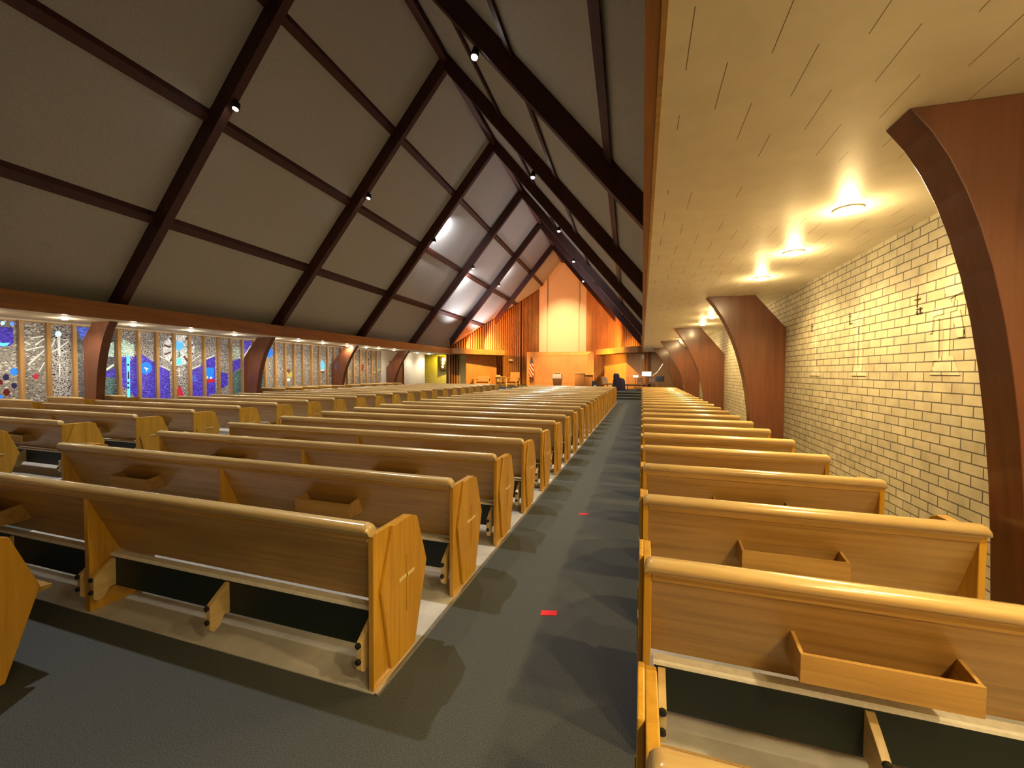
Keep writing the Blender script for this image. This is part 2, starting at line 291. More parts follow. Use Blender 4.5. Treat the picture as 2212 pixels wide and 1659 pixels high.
# light levels
P_R, P_L, P_S, P_RIDGE, P_GLOW, P_PIL, P_OR, P_CH, P_ALC, P_FILL, EXPO = 112, 80, 450, 1900, 300, 5200, 2000, 8500, 400, 450, 0.7
INLAY = [
('purple',[(6.56,2.76),(7.1,2.77),(7.11,2.36),(7.03,2.27),(6.55,2.18)]),
('cyan',[(6.8,2.37),(6.91,2.34),(7.04,2.36),(6.99,2.28),(6.91,2.25),(6.8,2.28)]),
('cyan',[(6.96,2.87),(6.95,2.85),(6.94,2.83),(6.92,2.82),(6.91,2.81),(6.89,2.82),(6.88,2.84),(6.88,2.87),(6.88,2.89),(6.89,2.91),(6.91,2.92),(6.93,2.93),(6.94,2.92),(6.95,2.9)]),
('azure',[(7.13,2.88),(7.13,2.85),(7.12,2.83),(7.1,2.82),(7.08,2.81),(7.07,2.83),(7.05,2.84),(7.05,2.87),(7.05,2.9),(7.07,2.92),(7.08,2.93),(7.1,2.94),(7.12,2.92),(7.13,2.9)]),
('azure',[(7.17,1.57),(7.16,1.53),(7.14,1.49),(7.11,1.47),(7.08,1.48),(7.05,1.5),(7.03,1.53),(7.03,1.57),(7.03,1.62),(7.05,1.66),(7.08,1.68),(7.12,1.68),(7.14,1.66),(7.16,1.62)]),
('wine',[(6.89,1.29),(6.88,1.26),(6.87,1.24),(6.85,1.23),(6.83,1.23),(6.81,1.24),(6.8,1.26),(6.8,1.29),(6.8,1.32),(6.81,1.35),(6.83,1.36),(6.85,1.36),(6.87,1.34),(6.88,1.32)]),
('wine',[(7.01,1.02),(7.0,0.98),(6.98,0.95),(6.96,0.93),(6.93,0.93),(6.91,0.95),(6.89,0.98),(6.88,1.02),(6.89,1.06),(6.91,1.09),(6.93,1.11),(6.96,1.11),(6.99,1.09),(7.0,1.06)]),
('navy',[(7.01,1.42),(7.0,1.39),(6.98,1.36),(6.96,1.34),(6.93,1.34),(6.91,1.36),(6.89,1.39),(6.89,1.43),(6.89,1.46),(6.91,1.49),(6.93,1.51),(6.96,1.51),(6.99,1.49),(7.0,1.46)]),
('navy',[(7.15,1.19),(7.14,1.16),(7.12,1.13),(7.1,1.12),(7.08,1.12),(7.06,1.14),(7.04,1.16),(7.04,1.2),(7.04,1.23),(7.06,1.26),(7.08,1.27),(7.11,1.27),(7.13,1.26),(7.14,1.23)]),
('azure',[(6.87,0.89),(6.87,0.86),(6.85,0.84),(6.84,0.83),(6.82,0.83),(6.8,0.84),(6.79,0.86),(6.78,0.9),(6.79,0.92),(6.8,0.95),(6.82,0.96),(6.84,0.96),(6.86,0.94),(6.87,0.92)]),
('wine',[(6.79,1.16),(6.78,1.12),(6.76,1.09),(6.74,1.08),(6.71,1.08),(6.69,1.09),(6.67,1.13),(6.67,1.17),(6.67,1.2),(6.69,1.23),(6.72,1.25),(6.74,1.25),(6.77,1.23),(6.78,1.2)]),
('red',[(7.58,1.44),(7.57,1.39),(7.53,1.36),(7.49,1.37),(7.47,1.41),(7.47,1.47),(7.5,1.51),(7.54,1.52),(7.57,1.49)]),
('frost',[(7.39,1.76),(7.72,2.17),(7.7,2.19),(7.37,1.79)]),
('frost',[(7.6,1.57),(7.72,1.84),(7.7,1.85),(7.58,1.58)]),
('frost',[(7.34,2.15),(7.71,2.29),(7.71,2.32),(7.33,2.18)]),
('frost',[(7.44,2.49),(7.71,2.58),(7.7,2.61),(7.44,2.53)]),
('frost',[(7.29,2.39),(7.43,2.31),(7.44,2.34),(7.3,2.42)]),
('frost',[(7.54,2.31),(7.72,2.5),(7.71,2.53),(7.52,2.35)]),
('lead',[(8.1,2.66),(8.23,2.65),(8.23,2.67),(8.1,2.68)]),
('lead',[(8.07,2.61),(8.17,2.51),(8.18,2.53),(8.08,2.62)]),
('lead',[(8.03,2.58),(8.05,2.44),(8.06,2.44),(8.04,2.59)]),
('lead',[(7.98,2.59),(7.92,2.46),(7.93,2.45),(8.0,2.58)]),
('lead',[(7.96,2.64),(7.84,2.56),(7.84,2.54),(7.96,2.62)]),
('lead',[(7.95,2.7),(7.82,2.71),(7.82,2.69),(7.95,2.68)]),
('lead',[(7.98,2.75),(7.88,2.84),(7.88,2.83),(7.97,2.73)]),
('lead',[(8.02,2.78),(8.0,2.92),(7.99,2.91),(8.01,2.77)]),
('lead',[(8.06,2.77),(8.13,2.9),(8.12,2.91),(8.05,2.77)]),
('lead',[(8.09,2.72),(8.22,2.8),(8.21,2.82),(8.09,2.74)]),
('star',[(8.1,2.69),(8.07,2.62),(8.02,2.58),(7.97,2.61),(7.95,2.67),(7.97,2.74),(8.03,2.77),(8.08,2.75)]),
('frost',[(8.0,2.6),(8.06,2.61),(8.06,2.04),(8.02,2.03)]),
('frost',[(8.02,1.82),(8.05,1.82),(8.04,1.45),(8.02,1.45)]),
('frost',[(7.87,2.25),(7.97,2.53),(7.94,2.54),(7.84,2.26)]),
('frost',[(7.85,2.11),(8.03,2.23),(8.02,2.26),(7.84,2.14)]),
('frost',[(8.08,2.29),(8.26,2.48),(8.24,2.5),(8.06,2.31)]),
('frost',[(8.12,2.52),(8.26,2.51),(8.27,2.54),(8.13,2.54)]),
('frost',[(8.08,2.11),(8.26,2.2),(8.26,2.22),(8.08,2.13)]),
('azure2',[(8.43,2.92),(8.76,2.95),(8.65,2.57),(8.56,2.55)]),
('purple',[(9.49,1.91),(9.59,2.06),(9.96,2.1),(10.12,2.21),(10.48,1.96),(10.67,1.8),(11.04,1.59),(11.05,0.46),(10.09,0.53),(9.72,0.98),(9.53,1.12),(9.48,1.32)]),
('mint',[(9.51,2.55),(9.69,2.64),(9.86,2.5),(9.95,2.5),(9.94,2.11),(9.59,2.07),(9.5,1.96)]),
('frost',[(9.79,2.28),(9.84,2.48),(9.82,2.49),(9.77,2.28)]),
('frost',[(9.81,2.26),(9.9,2.44),(9.88,2.45),(9.79,2.27)]),
('frost',[(9.82,2.24),(9.95,2.37),(9.94,2.38),(9.81,2.26)]),
('frost',[(9.82,2.22),(9.97,2.27),(9.97,2.29),(9.82,2.24)]),
('frost',[(9.82,2.2),(9.97,2.17),(9.97,2.19),(9.82,2.22)]),
('frost',[(9.8,2.18),(9.93,2.07),(9.95,2.09),(9.82,2.2)]),
('frost',[(9.79,2.16),(9.88,1.99),(9.89,2.01),(9.8,2.17)]),
('frost',[(9.77,2.15),(9.81,1.95),(9.83,1.96),(9.79,2.16)]),
('cyan',[(9.71,2.11),(9.81,2.12),(9.79,0.58),(9.71,0.58)]),
('navy',[(9.79,1.81),(9.78,1.79),(9.76,1.77),(9.73,1.79),(9.72,1.81),(9.73,1.84),(9.76,1.85),(9.78,1.84)]),
('navy',[(9.78,1.2),(9.77,1.17),(9.74,1.16),(9.72,1.17),(9.71,1.2),(9.72,1.23),(9.75,1.24),(9.77,1.23)]),
('navy',[(9.78,1.04),(9.77,1.02),(9.74,1.01),(9.72,1.02),(9.71,1.05),(9.72,1.08),(9.74,1.09),(9.77,1.07)]),
('navy',[(9.74,1.59),(9.78,1.59),(9.78,1.34),(9.73,1.34)]),
('azure',[(10.47,1.71),(10.45,1.62),(10.39,1.54),(10.32,1.5),(10.23,1.5),(10.16,1.54),(10.11,1.61),(10.1,1.71),(10.12,1.79),(10.17,1.87),(10.24,1.91),(10.32,1.91),(10.4,1.87),(10.45,1.8)]),
('frost',[(10.22,1.7),(10.34,1.65),(10.36,1.69),(10.23,1.74)]),
('frost',[(10.27,1.72),(10.28,1.59),(10.31,1.59),(10.29,1.72)]),
('pale',[(11.96,2.43),(11.94,2.29),(11.89,2.15),(11.8,2.02),(11.69,1.92),(11.57,1.85),(11.43,1.81),(11.29,1.81),(11.17,1.84),(11.05,1.91),(10.96,2.0),(10.88,2.11),(10.84,2.24),(10.83,2.37),(10.85,2.51),(10.89,2.64),(10.97,2.76),(11.07,2.86),(11.19,2.94),(11.32,2.98),(11.45,3.0),(11.59,2.98),(11.71,2.92),(11.82,2.83),(11.9,2.71),(11.95,2.58)]),
('brown',[(11.65,2.29),(11.9,2.22),(11.92,2.3),(11.67,2.36)]),
('brown',[(11.52,2.14),(11.67,1.94),(11.73,1.99),(11.58,2.19)]),
('brown',[(11.34,2.09),(11.34,1.84),(11.41,1.84),(11.41,2.1)]),
('brown',[(11.18,2.17),(11.03,1.96),(11.08,1.92),(11.23,2.12)]),
('brown',[(11.09,2.32),(10.86,2.23),(10.88,2.17),(11.11,2.26)]),
('brown',[(11.11,2.51),(10.88,2.57),(10.86,2.5),(11.09,2.44)]),
('brown',[(11.23,2.66),(11.09,2.85),(11.04,2.8),(11.18,2.61)]),
('brown',[(11.41,2.71),(11.41,2.96),(11.34,2.96),(11.34,2.71)]),
('brown',[(11.58,2.65),(11.73,2.87),(11.68,2.91),(11.52,2.69)]),
('brown',[(11.67,2.48),(11.92,2.58),(11.9,2.65),(11.65,2.55)]),
('cyan2',[(11.55,2.57),(11.54,2.49),(11.48,2.42),(11.41,2.38),(11.34,2.37),(11.27,2.41),(11.22,2.47),(11.2,2.55),(11.22,2.63),(11.27,2.69),(11.34,2.73),(11.42,2.74),(11.49,2.71),(11.54,2.65)]),
('frost',[(11.36,2.94),(11.36,2.71),(11.4,2.71),(11.4,2.95)]),
('mint',[(11.33,2.37),(11.42,2.38),(11.5,1.84),(11.26,1.84)]),
('cyan',[(11.3,2.06),(11.47,2.07),(11.48,1.83),(11.28,1.83)]),
('navy',[(11.37,2.33),(11.37,2.12),(11.4,2.12),(11.4,2.33)]),
('frost',[(10.68,2.14),(11.06,1.94),(11.07,1.96),(10.69,2.16)]),
('frost',[(11.67,1.84),(12.19,2.23),(12.18,2.25),(11.65,1.86)]),
('frost',[(10.62,1.82),(11.05,1.63),(11.06,1.66),(10.63,1.84)]),
('frost',[(11.75,1.64),(12.18,1.81),(12.17,1.84),(11.74,1.66)]),
('frost',[(12.37,2.05),(12.75,2.21),(12.74,2.25),(12.35,2.08)]),
('frost',[(11.36,1.73),(11.37,1.37),(11.39,1.37),(11.39,1.73)]),
('frost',[(11.24,1.61),(11.55,1.64),(11.55,1.66),(11.24,1.63)]),
('frost',[(11.29,1.41),(11.49,1.42),(11.49,1.45),(11.29,1.43)]),
('red',[(11.38,1.1),(11.53,0.68),(11.22,0.7)]),
('purple',[(11.74,1.56),(12.18,1.81),(12.39,2.04),(12.75,2.2),(12.76,0.4),(11.72,0.47)]),
('azure2',[(12.04,1.3),(12.03,1.24),(11.99,1.19),(11.93,1.17),(11.87,1.17),(11.82,1.2),(11.78,1.24),(11.77,1.3),(11.79,1.36),(11.82,1.41),(11.88,1.44),(11.94,1.44),(11.99,1.41),(12.03,1.36)]),
('azure',[(12.35,1.74),(12.71,1.75),(12.7,1.3),(12.35,1.31)]),
('frost',[(12.47,1.35),(12.44,1.3),(12.38,1.3),(12.35,1.35),(12.38,1.41),(12.44,1.41)]),
('frost',[(12.63,1.34),(12.6,1.29),(12.55,1.29),(12.52,1.34),(12.55,1.38),(12.61,1.38)]),
('red',[(12.33,1.27),(12.73,1.29),(12.73,1.16),(12.33,1.13)]),
('purple',[(12.88,1.59),(13.3,1.5),(13.3,1.03),(13.1,0.91),(12.87,0.92)]),
('purple',[(13.48,2.01),(13.89,2.15),(13.88,1.76),(13.47,1.5)]),
('mint2',[(13.49,2.64),(13.91,2.63),(13.91,2.15),(13.48,2.09)]),
('teal',[(13.47,1.51),(13.9,1.69),(13.88,0.39),(13.46,0.42)]),
('purple',[(14.03,2.98),(14.47,3.02),(14.37,2.69),(14.05,2.28)]),
('frost',[(14.07,2.24),(14.41,2.72),(14.38,2.74),(14.04,2.26)]),
('teal',[(9.07,1.42),(9.37,1.37),(9.36,0.61),(9.04,0.63)]),
('purple',[(9.1,1.56),(9.38,1.69),(9.37,1.37),(9.09,1.42)]),
('mint',[(9.19,2.46),(9.37,2.54),(9.36,2.05),(9.16,2.09)]),
('frost',[(9.12,1.58),(9.37,1.78),(9.35,1.83),(9.09,1.64)]),
('azure',[(15.3,2.71),(15.55,2.65),(15.58,2.41),(15.38,2.24),(15.18,2.27),(15.14,2.39)]),
('olive',[(16.29,1.56),(16.74,1.56),(16.7,1.32),(16.33,1.31)]),
('brown',[(16.37,1.71),(16.65,1.71),(16.52,1.44)]),
('frost',[(16.6,1.18),(16.54,1.11),(16.43,1.11),(16.38,1.19),(16.43,1.26),(16.55,1.26)]),
('cyan2',[(18.64,2.05),(18.81,2.26),(19.03,1.97),(18.98,1.72),(18.72,1.7)]),
('frost',[(18.66,1.7),(19.01,1.7),(18.98,1.63),(18.69,1.63)]),
('brown',[(18.66,1.62),(19.01,1.62),(18.98,1.52),(18.69,1.52)]),
('red2',[(22.24,2.05),(22.49,2.06),(22.47,1.63),(22.23,1.65)]),
('olive',[(23.45,1.5),(24.35,1.74),(24.3,1.8),(23.4,1.56)]),
('lead',[(22.83,2.42),(23.03,2.43),(22.98,1.94),(22.85,1.94)]),
('teal',[(14.79,1.49),(15.06,1.63),(15.04,0.83),(14.74,0.84)]),
]

# ------------------------------------------------------------------ room shell
def struct(o): o['kind'] = 'structure'; return o
struct(MB().box(-22, 4, -6, 46, -.12, 0).build('floor', M['carpet']))
# pale vinyl under the pew blocks, with a metal edge towards the aisles
def vinyl(x0, x1, y0, y1):
    struct(MB().box(x0, x1, y0, y1, 0, .006).build('floor', M['vinyl']))
vinyl(-5.90, -1.265, 1.735, 22.75); vinyl(.035, 2.40, .84, 22.9)
vinyl(-13.15, -8.27, 1.0, 23.6); vinyl(-16.0, -15.2, 2.0, 8.9)
for k, (x0, x1, y0, y1) in enumerate([(-1.275, -1.252, 1.735, 22.75), (.020, .036, .84, 22.9)]):
    struct(MB().prism([(x0, 0), (x1, 0), (x1-.004, .011), (x0+.002, .011)] , y0, y1, 'y').build('trim_%d' % (k+1), M['metal']))

wr = struct(MB().box(XW, XW+.25, -5, 33.2, 0, 3.3).build('wall_right', M['brick']))
struct(MB().box(-22, 4, -5.3, -5.0, 0, 15).build('wall_back', M['white_wall']))
# left wall in the axis frame: low wall under the glass, head over it, plain wall with a door further on
XL = -16.04
struct(MB().box(XL-.25, XL, -5, 24.42, 0, .34).box(XL-.25, XL, -5, 24.42, 2.985, 3.2).box(XL-.25, XL, -5, 3.27, .34, 2.985)
       .box(XL-.25, XL, 24.42, 25.38, 0, 3.2).box(XL-.25, XL, 27.35, 30.6, 0, 3.2).box(XL-.25, XL, 25.38, 27.35, 2.34, 3.2).build('wall_left', M['white_wall'], rot=True))
dr = empty('door_1'); dr.rotation_euler.z = B; struct(dr)
MB().box(XL-.14, XL-.09, 25.42, 26.36, .01, 2.30).box(XL-.14, XL-.09, 26.38, 27.31, .01, 2.30).build('door_leaf', M['panel_red'], dr)
MB().box(XL-.16, XL-.04, 25.38, 25.42, 0, 2.34).box(XL-.16, XL-.04, 27.31, 27.35, 0, 2.34).box(XL-.16, XL-.04, 25.42, 27.31, 2.30, 2.34).build('door_frame', M['fascia'], dr)

# roof: two slopes of board, purlins and a ridge beam
zd = lambda x: low(x) + DECK
def deck(side):
    xe = XA + side*8.29
    pts = [(XA, zd(XA)), (xe, zd(xe)), (xe, zd(xe)+.2), (XA, zd(XA)+.2)]
    return MB().prism(pts, -5, 43, 'y')
ceil = empty('ceiling'); ceil.rotation_euler.z = B; struct(ceil)
for s in (-1, 1): deck(s).build('roof_slope', M['deck'], ceil)
for s in (-1, 1):
    for dx in (2.06, 4.03, 6.02):
        x = XA + s*dx; z = low(x)
        MB().prism([(x-.07, z+.55+s*.07*SL*1), (x+.07, z+.55-s*.07*SL*1), (x+.07, z+.72-s*.07*SL), (x-.07, z+.72+s*.07*SL)], -5, 42.2, 'y').build('roof_purlin', M['rafter'], ceil)
MB().box(XA-.12, XA+.12, -5, 42.0, ZA+.28, ZA+.75).build('ridge_beam', M['rafter'], ceil)
# aisle soffits and their timber fascias
sr = struct(MB().box(.075, XW, -5, 29.5, ZS, ZS+.07).build('ceiling', M['soffit']))
XFL = -13.584
sl = struct(MB().box(XL, XFL-.02, -5, 31.0, ZS, ZS+.07).build('ceiling', M['cream'], rot=True))
struct(MB().box(-.008, .052, -5, 29.9, ZS, 3.52).build('trim_3', M['fascia']))
struct(MB().box(.052, .075, -5, 29.5, ZS-.014, ZS+.06).build('trim_4', M['oak']))
struct(MB().box(XFL-.06, XFL, -5, 31.0, ZS-.01, 3.465).build('trim_5', M['fascia'], rot=True))

# ------------------------------------------------------------------ timber arches
def bez(p0, p1, p2, n=12):
    return [((1-t)**2*p0[0]+2*t*(1-t)*p1[0]+t*t*p2[0], (1-t)**2*p0[1]+2*t*(1-t)*p1[1]+t*t*p2[1]) for t in [i/n for i in range(n+1)]]
TH = .215
ARCH_LABEL = ['nearest dark timber roof arch, its foot beside the front brick-wall column at the frame edge',
              'second dark timber roof arch from the viewer, crossing the large dim roof boards',
              'third dark timber roof arch from the viewer, carrying small round spotlights',
              'fourth dark timber roof arch from the viewer, beside the brightly lit roof board',
              'fifth dark timber roof arch from the viewer, last one with curved aisle legs',
              'sixth dark timber roof arch, glowing orange-pink above the chancel canopies',
              'seventh and farthest timber roof arch, cutting in front of the slatted chancel wall']
LEFT = {-1: (-14.77, -15.2), 0: (-14.94, -15.40), 1: (-15.15, -15.79), 2: (-15.33, -15.93), 3: (-15.50, -16.02)}
for idx in range(-1, 6):
    yp = Y0 + idx*DY
    t = empty('timber_arch', rw(XA, yp, 0), B)
    tag(t, ARCH_LABEL[idx+1], 'roof arch', 'timber roof arches over the nave')
    for side in (1, -1):
        UP = .95
        if idx <= 3:
            if side == 1:
                xw_ = (XW + yp*SB)/CB - .004; xi, xo = xw_-.50, xw_
                if idx == -1: xi = xw_-.53
                zk = ZS - SL*(xo-2.184); tipx, btx = 1.40, 2.184
            else:
                xi, xo = LEFT[idx]; tipx, btx = -14.27, -15.06
                if idx == 0: btx = -14.98
                zk = ZS - SL*abs(xo-btx) if abs(xo-btx) > .1 else 2.5
            xi_, xo_, tx_, bx_ = [abs(v-XA) for v in (xi, xo, tipx, btx)]
            zt = ZS
            c = bez((tx_, zt), (xi_, zt - SL*(xi_-tx_)), (xi_, 0))
            top = ZA+UP-SL*bx_
            poly = [(0, ZA)] + c + [(xo_, 0), (xo_, max(zk, .6)), (bx_, ZS), (bx_-.45, ZS+.45*SL+.03), (0, ZA+UP)]
        else:
            e = 7.35 if idx == 4 else 5.42
            poly = [(0, ZA), (e, ZA-SL*e), (e, ZA-SL*e+.95), (0, ZA+UP)]
        if idx <= 3:
            leg = c + [(xo_, 0), (xo_, max(zk, .6)), (bx_, ZS)]
            poly = [(0, ZA), (tx_, zt), (bx_, ZS), (bx_-.45, ZS+.45*SL+.03), (0, ZA+UP)]
            MB().prism([(side*p[0], p[1]) for p in leg], 0, TH, 'y').build('curved_leg', M['mahogany'], t, .006)
        MB().prism([(side*p[0], p[1]) for p in poly], 0, TH, 'y').build('rafter', M['rafter'], t, .006)
    MB().box(-.02, .02, .02, TH-.02, ZA-.01, ZA+.3).build('ridge_plate', M['fixture'], t)

# ------------------------------------------------------------------ stained slab-glass windows
posts = [7.222, 7.775, 8.350, 8.91, 9.473, 10.042, 10.599, 11.169, 11.732, 12.282, 12.871, 13.397, 13.956, 14.53, 15.115, 15.669, 16.256, 16.803, 17.379, 17.987, 18.543, 19.172,
         19.691, 20.28, 20.87, 21.451, 22.076, 22.732, 23.294, 23.813, 24.39]
posts = [3.27+.5646*i for i in range(7)] + posts
kinds = {}
def clip(poly, a, b):
    for lim, sg in ((a, 1), (b, -1)):
        out = []
        for i in range(len(poly)):
            p, q = poly[i], poly[(i+1) % len(poly)]
            ip, iq = sg*(p[0]-lim) >= 0, sg*(q[0]-lim) >= 0
            if ip: out.append(p)
            if ip != iq:
                k = (lim-p[0])/(q[0]-p[0]); out.append((lim, p[1]+k*(q[1]-p[1])))
        poly = out
        if len(poly) < 3: return []
    return poly
def area(p): return abs(sum(p[i][0]*p[(i+1)%len(p)][1]-p[(i+1)%len(p)][0]*p[i][1] for i in range(len(p))))/2
for i in range(len(posts)-1):
    a, b_ = posts[i]+.045, posts[i+1]-.045
    w = empty('window_%d' % (i+1)); w.rotation_euler.z = B; struct(w)
    y = (a+b_)/2
    mat = 'slab_warm' if y > 20.5 else 'slab_silver' if y > 14 else 'slab_fleck' if 9.4 < y < 13.4 else 'slab_dark' if 8.3 < y < 9.4 else 'slab_silver'
    if 7.775 < y < 8.35: mat = 'slab_fleck'
    MB().box(XL-.07, XL-.03, a-.02, b_+.02, .34, 2.985).build('pane', M[mat], w)
    MB().box(XL-.10, XL+.075, posts[i]-.045, posts[i]+.045, .34, 2.985).build('window_post', M['window_post'], w)
    MB().box(XL-.10, XL+.02, a, b_, .34, .40).box(XL-.10, XL+.0, a, b_, 2.95, 2.985).build('window_frame', M['window_post'], w)
    lay = {}
    for k, (col, poly) in enumerate(INLAY):
        q = clip(poly, a, b_)
        q = [(u, min(max(v, .41), 2.945)) for u, v in q]
        if len(q) < 3 or area(q) < 4e-4: continue
        lay.setdefault(col, []).append((k, q))
    for col, qs in lay.items():
        mb = MB()
        for k, q in qs: mb.prism(q, XL-.04, XL-.028+k*.0001, 'x')
        mb.build('glass_inlay', M['g_'+col], w)

# ------------------------------------------------------------------ pews
def inset(poly, f=.97):
    return poly
BASE = [(0, .0), (0, .815), (.324, .813), (.388, .782), (.485, .472), (.352, 0)]
PLAQ = [(.148, .813), (.042, .492), (.130, .035), (.367, .030), (.506, .474), (.396, .783), (.324, .815)]
RAIL = [(-.005, .803), (-.007, .812), (-.026, .820), (-.040, .834), (-.045, .850), (-.040, .864), (-.026, .874), (-.006, .877), (.014, .873), (.030, .862), (.037, .848), (.037, .803)]
def end_panel(x, out, root, mat, bev):
    """x: outer face of the pew, out: +1 or -1 the way the plaque looks"""
    T1, T2 = .032, .020
    a, b_ = sorted((x-out*(T1+T2), x-out*T2))
    p = MB().prism(BASE, a, b_, 'x').build('end_panel', mat, root, bev)
    a, b_ = sorted((x-out*T2, x))
    q = MB().prism(PLAQ, a, b_, 'x').build('plaque', mat, p, .005 if bev else 0)
    a, b_ = sorted((x-out*.002, x+out*.004))
    MB().box(a, b_, .198, .354, .476, .490).build('cross_bar', M['inlay'], p)
    MB().box(a, b_, .271, .281, .28, .60).build('cross_stem', M['oak_up'], p)
    return p
def bracket_mb(x):
    return MB().prism([(.150, .335), (.105, .335), (.045, .29), (-.010, .245), (-.012, .105), (.012, .082), (.05, .10), (.075, .150), (.150, .150)], x-.016, x+.016, 'x')
def build_pew(name, L, mid, racks, full, cushions=False, seat_front=.515):
    """pew along +x from 0 to L, rear of the end panels at y=0"""
    r = empty(name)
    bev = .004 if full else 0
    end_panel(0, -1, r, M['oak_up'], bev); end_panel(L, 1, r, M['oak_up'], bev)
    i0, i1 = .052, L-.052
    # backrest, leaning, with a stepped moulding line under the rail
    prof = [(-.004, .806), (-.004, .776), (.005, .768), (.006, .762), (.172, .372), (.198, .372), (.034, .806)]
    MB().prism(prof, i0, i1, 'x').build('backrest', M['oak'], r, .002 if full else 0)
    rings = []
    for x, s in ((i0-.030, .45), (i0-.026, .72), (i0-.014, .92), (i0+.004, 1), (i1-.004, 1), (i1+.014, .92), (i1+.026, .72), (i1+.030, .45)):
        rings.append([(x, -.004+(p[0]+.004)*(.6+.4*s), .803+(p[1]-.803)*s) for p in RAIL[::-1]])
    MB().loft(rings).build('top_rail', M['oak_rail_lit'], r)
    MB().prism([(.17, .395), (.505, .415), (seat_front, .425), (seat_front, .445), (.50, .452), (.175, .430)], i0, i1, 'x').build('seat', M['oak'], r, .003 if full else 0)
    if mid:
        MB().prism([(0, 0), (0, .79), (.01, .80), (.05, .79), (.19, .40), (.42, .40), (.36, 0)], L/2-.022, L/2+.022, 'x').build('center_support', M['oak_up'], r, bev)
    if full:
        for xc in racks:
            w = .265
            mb = MB().box(xc-w, xc+w, -.048, -.034, .497, .605)
            bk = lambda z: .006+(.762-z)*.154/.362
            for s in (-1, 1):
                x0, x1 = sorted((xc+s*w, xc+s*(w-.014)))
                mb.prism([(-.034, .497), (-.034, .605), (bk(.625), .625), (bk(.497), .497)], x0, x1, 'x')
            mb.prism([(-.034, .497), (-.034, .509), (bk(.509), .509), (bk(.497), .497)], xc-w+.014, xc+w-.014, 'x')
            mb.build('book_rack', M['oak'], r, .0015)
        spans = [(i0+.02, L/2-.04), (L/2+.04, i1-.02)] if mid else [(i0+.02, i1-.02)]
        for a, b_ in spans:
            k = MB().prism([(.112, .14), (.112, .345), (.160, .345), (.160, .14)], a, b_, 'x').build('kneeler', M['green'], r, .006)
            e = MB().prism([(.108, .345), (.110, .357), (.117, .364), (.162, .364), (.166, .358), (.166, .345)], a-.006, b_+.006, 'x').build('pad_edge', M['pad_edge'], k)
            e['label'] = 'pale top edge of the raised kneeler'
            for f in (.03, (b_-a)/2 + .0, (b_-a)-.03):
                bracket_mb(a+f).build('bracket', M['oak_pale'], k, .002)
                for z in (.235, .15): MB().lathe([(.0155, 0), (.0155, .012), (.009, .016)], (a+f, -.012, z), 12, (0, -1, 0)).build('bumper', M['rubber'], k)
    return r
PROTO = {}
def pew(key, loc, label, group, **kw):
    k = (key, kw['full'], tuple(kw['racks']), kw['L'])
    if k not in PROTO:
        o = build_pew('pew', **kw); PROTO[k] = o
    else: o = copy_tree(PROTO[k])
    o.location = loc
    tag(o, label, 'pew', group)
    return o
DP = .927
AX0, AX1 = -5.855, -1.263; AL = AX1-AX0
G = 'long oak pews in the center block beside the open aisle'
pew('S', (AX0, 1.744-DP, 0), 'short oak pew at the very back, standing on bare carpet', G, L=2.755, mid=False, racks=[], full=True, seat_front=.575)
NA = 23
for i in range(NA):
    c = (AL)/4
    lab = ('rearmost long oak pew beside the aisle, with only one book rack on its back' if i == 0 else
           'long oak pew of the center block, %s row from the back' % ORD[i] if i < NA-1 else 'long oak pew of the center block, front row nearest the chancel')
    pew('A', (AX0, 1.744+i*DP, .006), lab, G, L=AL, mid=True, racks=[c] if i == 0 else [c, 3*c], full=i < 9)
G = 'short oak pews between the aisle and the brick wall'
for i in range(-1, 23):
    lab = ('rearmost short oak pew by the brick wall, only its top edge showing' if i == -1 else
           'short oak pew by the brick wall with the largest book rack, second from the back' if i == 0 else
           'short oak pew along the brick wall, %s row from the back' % ORD[i+1] if i < 22 else 'short oak pew along the brick wall, front row nearest the chancel steps')
    pew('R', (.0, 1.79+i*DP, .006), lab, G, L=1.722, mid=False, racks=[.84], full=i < 9)
G = 'long oak pews in the block beyond the center aisle'
for i in range(0, 23):
    lab = 'long oak pew across the center aisle, %s row from the back' % ORD[i] if i < 22 else 'long oak pew in the block across the center aisle, front row'
    pew('Bk', (-13.12, 1.91+i*.956, .006), lab, G, L=4.83, mid=True, racks=[1.21, 3.62], full=i < 5)
G = 'short oak pews under the stained glass'
rows = [4.16, 5.15, 6.14, 7.14, 8.13] + [14.1+.965*k for k in range(5)] + [19.15+.965*k for k in range(5)]
for i, y in enumerate(rows):
    lab = ('short oak pew under the star window group, %s row counted from the back' % ORD[i] if i < 5 else
           'short oak pew under the silvery window panels, %s row after the gap' % ORD[i-5])
    x0 = -16.87+(y-7)*.035 if i >= 5 else -16.87
    x0 = max(x0, (XL+.09)*CB - y*SB/1.0 + 0.0)
    pew('C%d' % (i >= 5), (x0, y, .006), lab, G, L=1.66 if i < 5 else 1.60, mid=False, racks=[.83], full=False)
for k, (x0, x1, y0, y1) in enumerate([(-.632, -.528, 2.664, 2.738), (-.667, -.563, 4.71, 4.77)]):
    MBx = MB().prism([(x0, y0), (x1, y0+.03), (x1-.006, y1+.012), (x0-.006, y1-.016)], .0, .0025, 'z').build('tape_strip', M['tape'])
    tag(MBx, ['red tape strip on the aisle carpet, larger one near the rear pews', 'red tape strip on the aisle carpet, smaller one farther along'][k], 'tape', 'red tape marks on the aisle carpet')

